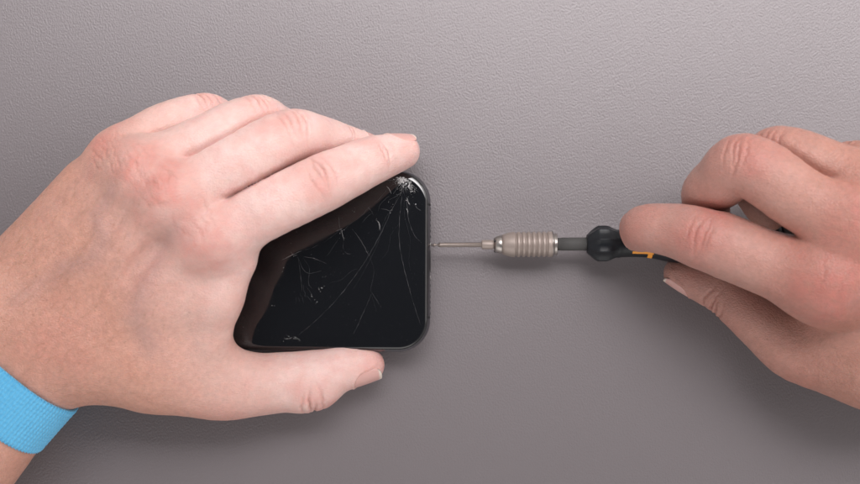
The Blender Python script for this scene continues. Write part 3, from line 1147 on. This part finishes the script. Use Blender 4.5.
def lathe(profile, seg=64, facet=None, capa=True, capb=True):
    """profile: (t mm, r mm); facet(t) -> (number of flats, amount)"""
    bm = bmesh.new()
    rings = []
    for t, r in profile:
        rg_ = []
        for i in range(seg):
            a = 2 * math.pi * i / seg
            rr = r
            if facet:
                nf, am = facet(t)
                if am > 0:
                    rr = r * (1 - 0.13 * am * abs(math.sin(nf * a / 2 + 0.35)) ** 0.8)
            q = (A0 + AX * t + (SIDE * math.cos(a) + UPV * math.sin(a)) * rr) * MM
            rg_.append(bm.verts.new(q))
        rings.append(rg_)
    for a, b in zip(rings[:-1], rings[1:]):
        for i in range(seg):
            bm.faces.new((a[i], a[(i + 1) % seg], b[(i + 1) % seg], b[i]))
    if capa:
        bm.faces.new(rings[0][::-1])
    if capb:
        bm.faces.new(rings[-1])
    bmesh.ops.recalc_face_normals(bm, faces=bm.faces)
    return bm


sd = thing("screwdriver", "precision screwdriver with ribbed collar and black handle, tip in the phone's edge screw", "screwdriver", (0, 0, 0))
T = t_of
obj("bit", lathe([(0.05, 0.35), (0.6, 0.42), (1.0, 0.55), (1.3, 0.75), (1.6, 0.5), (2.0, 0.34), (2.5, 0.36), (T(439.5), 0.86), (T(440.5), 0.9), (T(481), 0.92), (T(481.4), 1.0)], 28), M_BIT, sd)
obj("bit_collar", lathe([(T(481.2), 1.1), (T(481.6), 1.65), (T(482.6), 1.85), (T(492), 1.85), (T(493), 1.7), (T(495), 1.62)], 36), M_CHUCK, sd)
obj("collet", lathe([(T(493.6), 1.5), (T(494), 2.6), (T(496), 3.1), (T(499), 3.55), (T(501.5), 3.65), (T(502.5), 3.4)], 48), M_CHROME, sd)
for k in range(3):
    a = math.radians(62 + k * 120)
    q = A0 + AX * T(495.4) + (SIDE * math.cos(a) + UPV * math.sin(a)) * 2.55
    bm = bmesh.new()
    bmesh.ops.create_uvsphere(bm, u_segments=14, v_segments=10, radius=0.62 * MM)
    for v in bm.verts:
        v.co = Vector(q * MM) + v.co
    obj("ball_detent", bm, M_BLACK, sd)
pr = [(T(502), 3.45), (T(502.4), 3.8), (T(505), 4.2), (T(508), 4.55), (T(511), 4.82), (T(513.5), 4.95)]
g0, g1, ng = T(513.5), T(549), 7
for i in range(1, 7 * 14 + 1):
    f = i / (7 * 14)
    ph = f * ng % 1
    dip = 0.62 * math.sin(math.pi * min(1, max(0, (ph - 0.18) / 0.62))) ** 1.3 if 0.18 < ph < 0.80 else 0
    pr.append((g0 + (g1 - g0) * f, 4.98 - dip))
pr += [(T(551.5), 4.98), (T(552), 4.9)]
obj("ribbed_collar", lathe(pr, 72), M_CHUCK, sd)
obj("collar_ring", lathe([(T(551.6), 4.6), (T(552), 5.08), (T(552.4), 5.15), (T(553), 5.0), (T(553.4), 4.3), (T(555.3), 4.1), (T(556), 4.35), (T(556.9), 4.2), (T(557.2), 2.7)], 72), M_CHROME, sd)
obj("shaft", lathe([(T(556.6), 2.35), (T(557), 2.44), (T(561), 2.44), (T(561.2), 2.58), (T(590), 2.6)], 48), M_SHAFT, sd)


def hfacet(t):
    a, b = T(586), T(618)
    if t < a or t > b:
        return (9, 0)
    c = (t - a) / (b - a)
    return (9, min(1.0, 1.15 * math.sin(math.pi * c) ** 0.8))


hp = [(T(586.5), 2.7), (T(586.8), 3.6), (T(588.5), 4.3), (T(592), 5.5), (T(596), 6.75), (T(598), 7.15), (T(599), 7.25), (T(606), 7.25), (T(608), 7.15), (T(610), 6.85), (T(613), 6.2), (T(617), 5.6), (T(622), 5.3),
      (T(632), 5.2), (T(645), 5.4), (T(655), 6.0), (T(665), 7.0), (T(676), 7.7), (T(690), 8.1), (T(720), 8.2), (T(745), 7.9), (T(765), 7.3), (T(780), 6.9)]
def dense(pf, n=5):
    out = []
    for (t0, r0), (t1, r1) in zip(pf[:-1], pf[1:]):
        for i in range(n):
            f = i / n
            out.append((t0 + (t1 - t0) * f, r0 + (r1 - r0) * f))
    return out + [pf[-1]]


obj("handle", lathe(dense(hp), 180, hfacet), M_RUBBER, sd)
obj("swivel_cap", lathe([(T(780.3), 6.0), (T(781), 7.4), (T(786), 7.6), (T(791), 7.4), (T(794), 6.6), (T(795.5), 5.0), (T(796), 2.0)], 64), M_SHAFT, sd)


def hr(t):
    for (ta, ra), (tb, rb) in zip(hp[:-1], hp[1:]):
        if ta <= t <= tb:
            return ra + (rb - ra) * (t - ta) / (tb - ta)
    return 5.0


def inlay(px0, px1, a0, a1, lift=0.10):
    bm = bmesh.new()
    nt, na = 14, 14
    g = []
    for i in range(nt + 1):
        t = T(px0) + (T(px1) - T(px0)) * i / nt
        row = []
        for j in range(na + 1):
            a = math.radians(a0 + (a1 - a0) * j / na)
            dd = SIDE * math.cos(a) + UPV * math.sin(a)
            row.append([bm.verts.new((A0 + AX * t + dd * (hr(t) + h)) * MM) for h in (lift, -0.2)])
        g.append(row)
    for i in range(nt):
        for j in range(na):
            bm.faces.new([g[i][j][0], g[i + 1][j][0], g[i + 1][j + 1][0], g[i][j + 1][0]])
    edge = [(0, j) for j in range(na)] + [(i, na) for i in range(nt)] + [(nt, j) for j in range(na, 0, -1)] + [(i, 0) for i in range(nt, 0, -1)]
    for e in range(len(edge)):
        (i0, j0), (i1, j1) = edge[e], edge[(e + 1) % len(edge)]
        bm.faces.new([g[i0][j0][0], g[i1][j1][0], g[i1][j1][1], g[i0][j0][1]])
    bmesh.ops.recalc_face_normals(bm, faces=bm.faces)
    return bm


# SIDE points up-screen, so the near flank of the handle is around 180 degrees
obj("handle_inlay", inlay(631, 652, 124, 137), M_ORANGE, sd)
obj("handle_inlay", inlay(646.5, 651, 137.5, 172), M_ORANGE, sd)

# ----------------------------------------------------------------------- desk
bm = bmesh.new()
bmesh.ops.create_grid(bm, x_segments=2, y_segments=2, size=0.5)
obj("desk", bm, M_DESK, smooth=False)["kind"] = "structure"

# --------------------------------------------------------------- light, camera
w = bpy.data.worlds.new("World")
scene.world = w
w.use_nodes = True
wt = w.node_tree
tc = wt.nodes.new("ShaderNodeTexCoord")
sx = wt.nodes.new("ShaderNodeSeparateXYZ")
wt.links.new(tc.outputs["Generated"], sx.inputs[0])
wr_ = wt.nodes.new("ShaderNodeValToRGB")
wr_.color_ramp.elements[0].position = 0.05
wr_.color_ramp.elements[0].color = (1.0, 0.95, 0.90, 1)      # pale room walls all round
e_ = wr_.color_ramp.elements.new(0.72)
e_.color = (0.62, 0.60, 0.59, 1)
wr_.color_ramp.elements[2].position = 0.94
wr_.color_ramp.elements[2].color = (0.085, 0.094, 0.108, 1)     # dim ceiling straight above
wt.links.new(sx.outputs[2], wr_.inputs[0])
wt.links.new(wr_.outputs[0], wt.nodes["Background"].inputs[0])
wt.nodes["Background"].inputs[1].default_value = 0.72


def area(name, loc, target, sx, sy, power, col):
    L = bpy.data.lights.new(name, "AREA")
    L.shape = "RECTANGLE"
    L.size, L.size_y = sx, sy
    L.energy = power
    L.color = col
    o = bpy.data.objects.new(name, L)
    COL.objects.link(o)
    o.location = loc
    d = Vector(target) - Vector(loc)
    o.rotation_euler = d.to_track_quat("-Z", "Y").to_euler()
    return o


key = area("softbox", (0.19, 0.39, 0.56), (0.165, 0.205, 0.0), 1.05, 0.42, 2.4, (1.0, 0.965, 0.965))
area("reflector", (0.62, 0.24, 0.40), (0.05, 0.03, 0.02), 0.6, 0.6, 2.2, (1.0, 0.96, 0.94))
area("bounce_board", (-0.05, -0.62, 0.42), (0.10, -0.05, 0.02), 0.9, 0.5, 1.6, (1.0, 0.97, 0.95))  # added fill lamp, no known source; lifts the shade below the right hand
key.data.spread = math.radians(64)

cam = bpy.data.cameras.new("camera")
co_ = bpy.data.objects.new("camera", cam)
COL.objects.link(co_)
co_.location = (0, 0, CAM_H * MM)
co_.rotation_euler = (0, 0, 0)
cam.sensor_width = 36.0
cam.lens = 36.0 * CAM_H / (860 * S0)
cam.clip_start, cam.clip_end = 0.01, 20
cam.dof.use_dof = True
cam.dof.focus_distance = (CAM_H - 14) * MM
cam.dof.aperture_fstop = 11.0
scene.camera = co_
scene.render.resolution_x, scene.render.resolution_y = 1024, 576
scene.view_settings.view_transform = "Standard"
scene.view_settings.look = "None"
scene.view_settings.exposure = 0
scene.view_settings.gamma = 1
scene.cycles.use_denoising = True
scene.cycles.max_bounces = 8
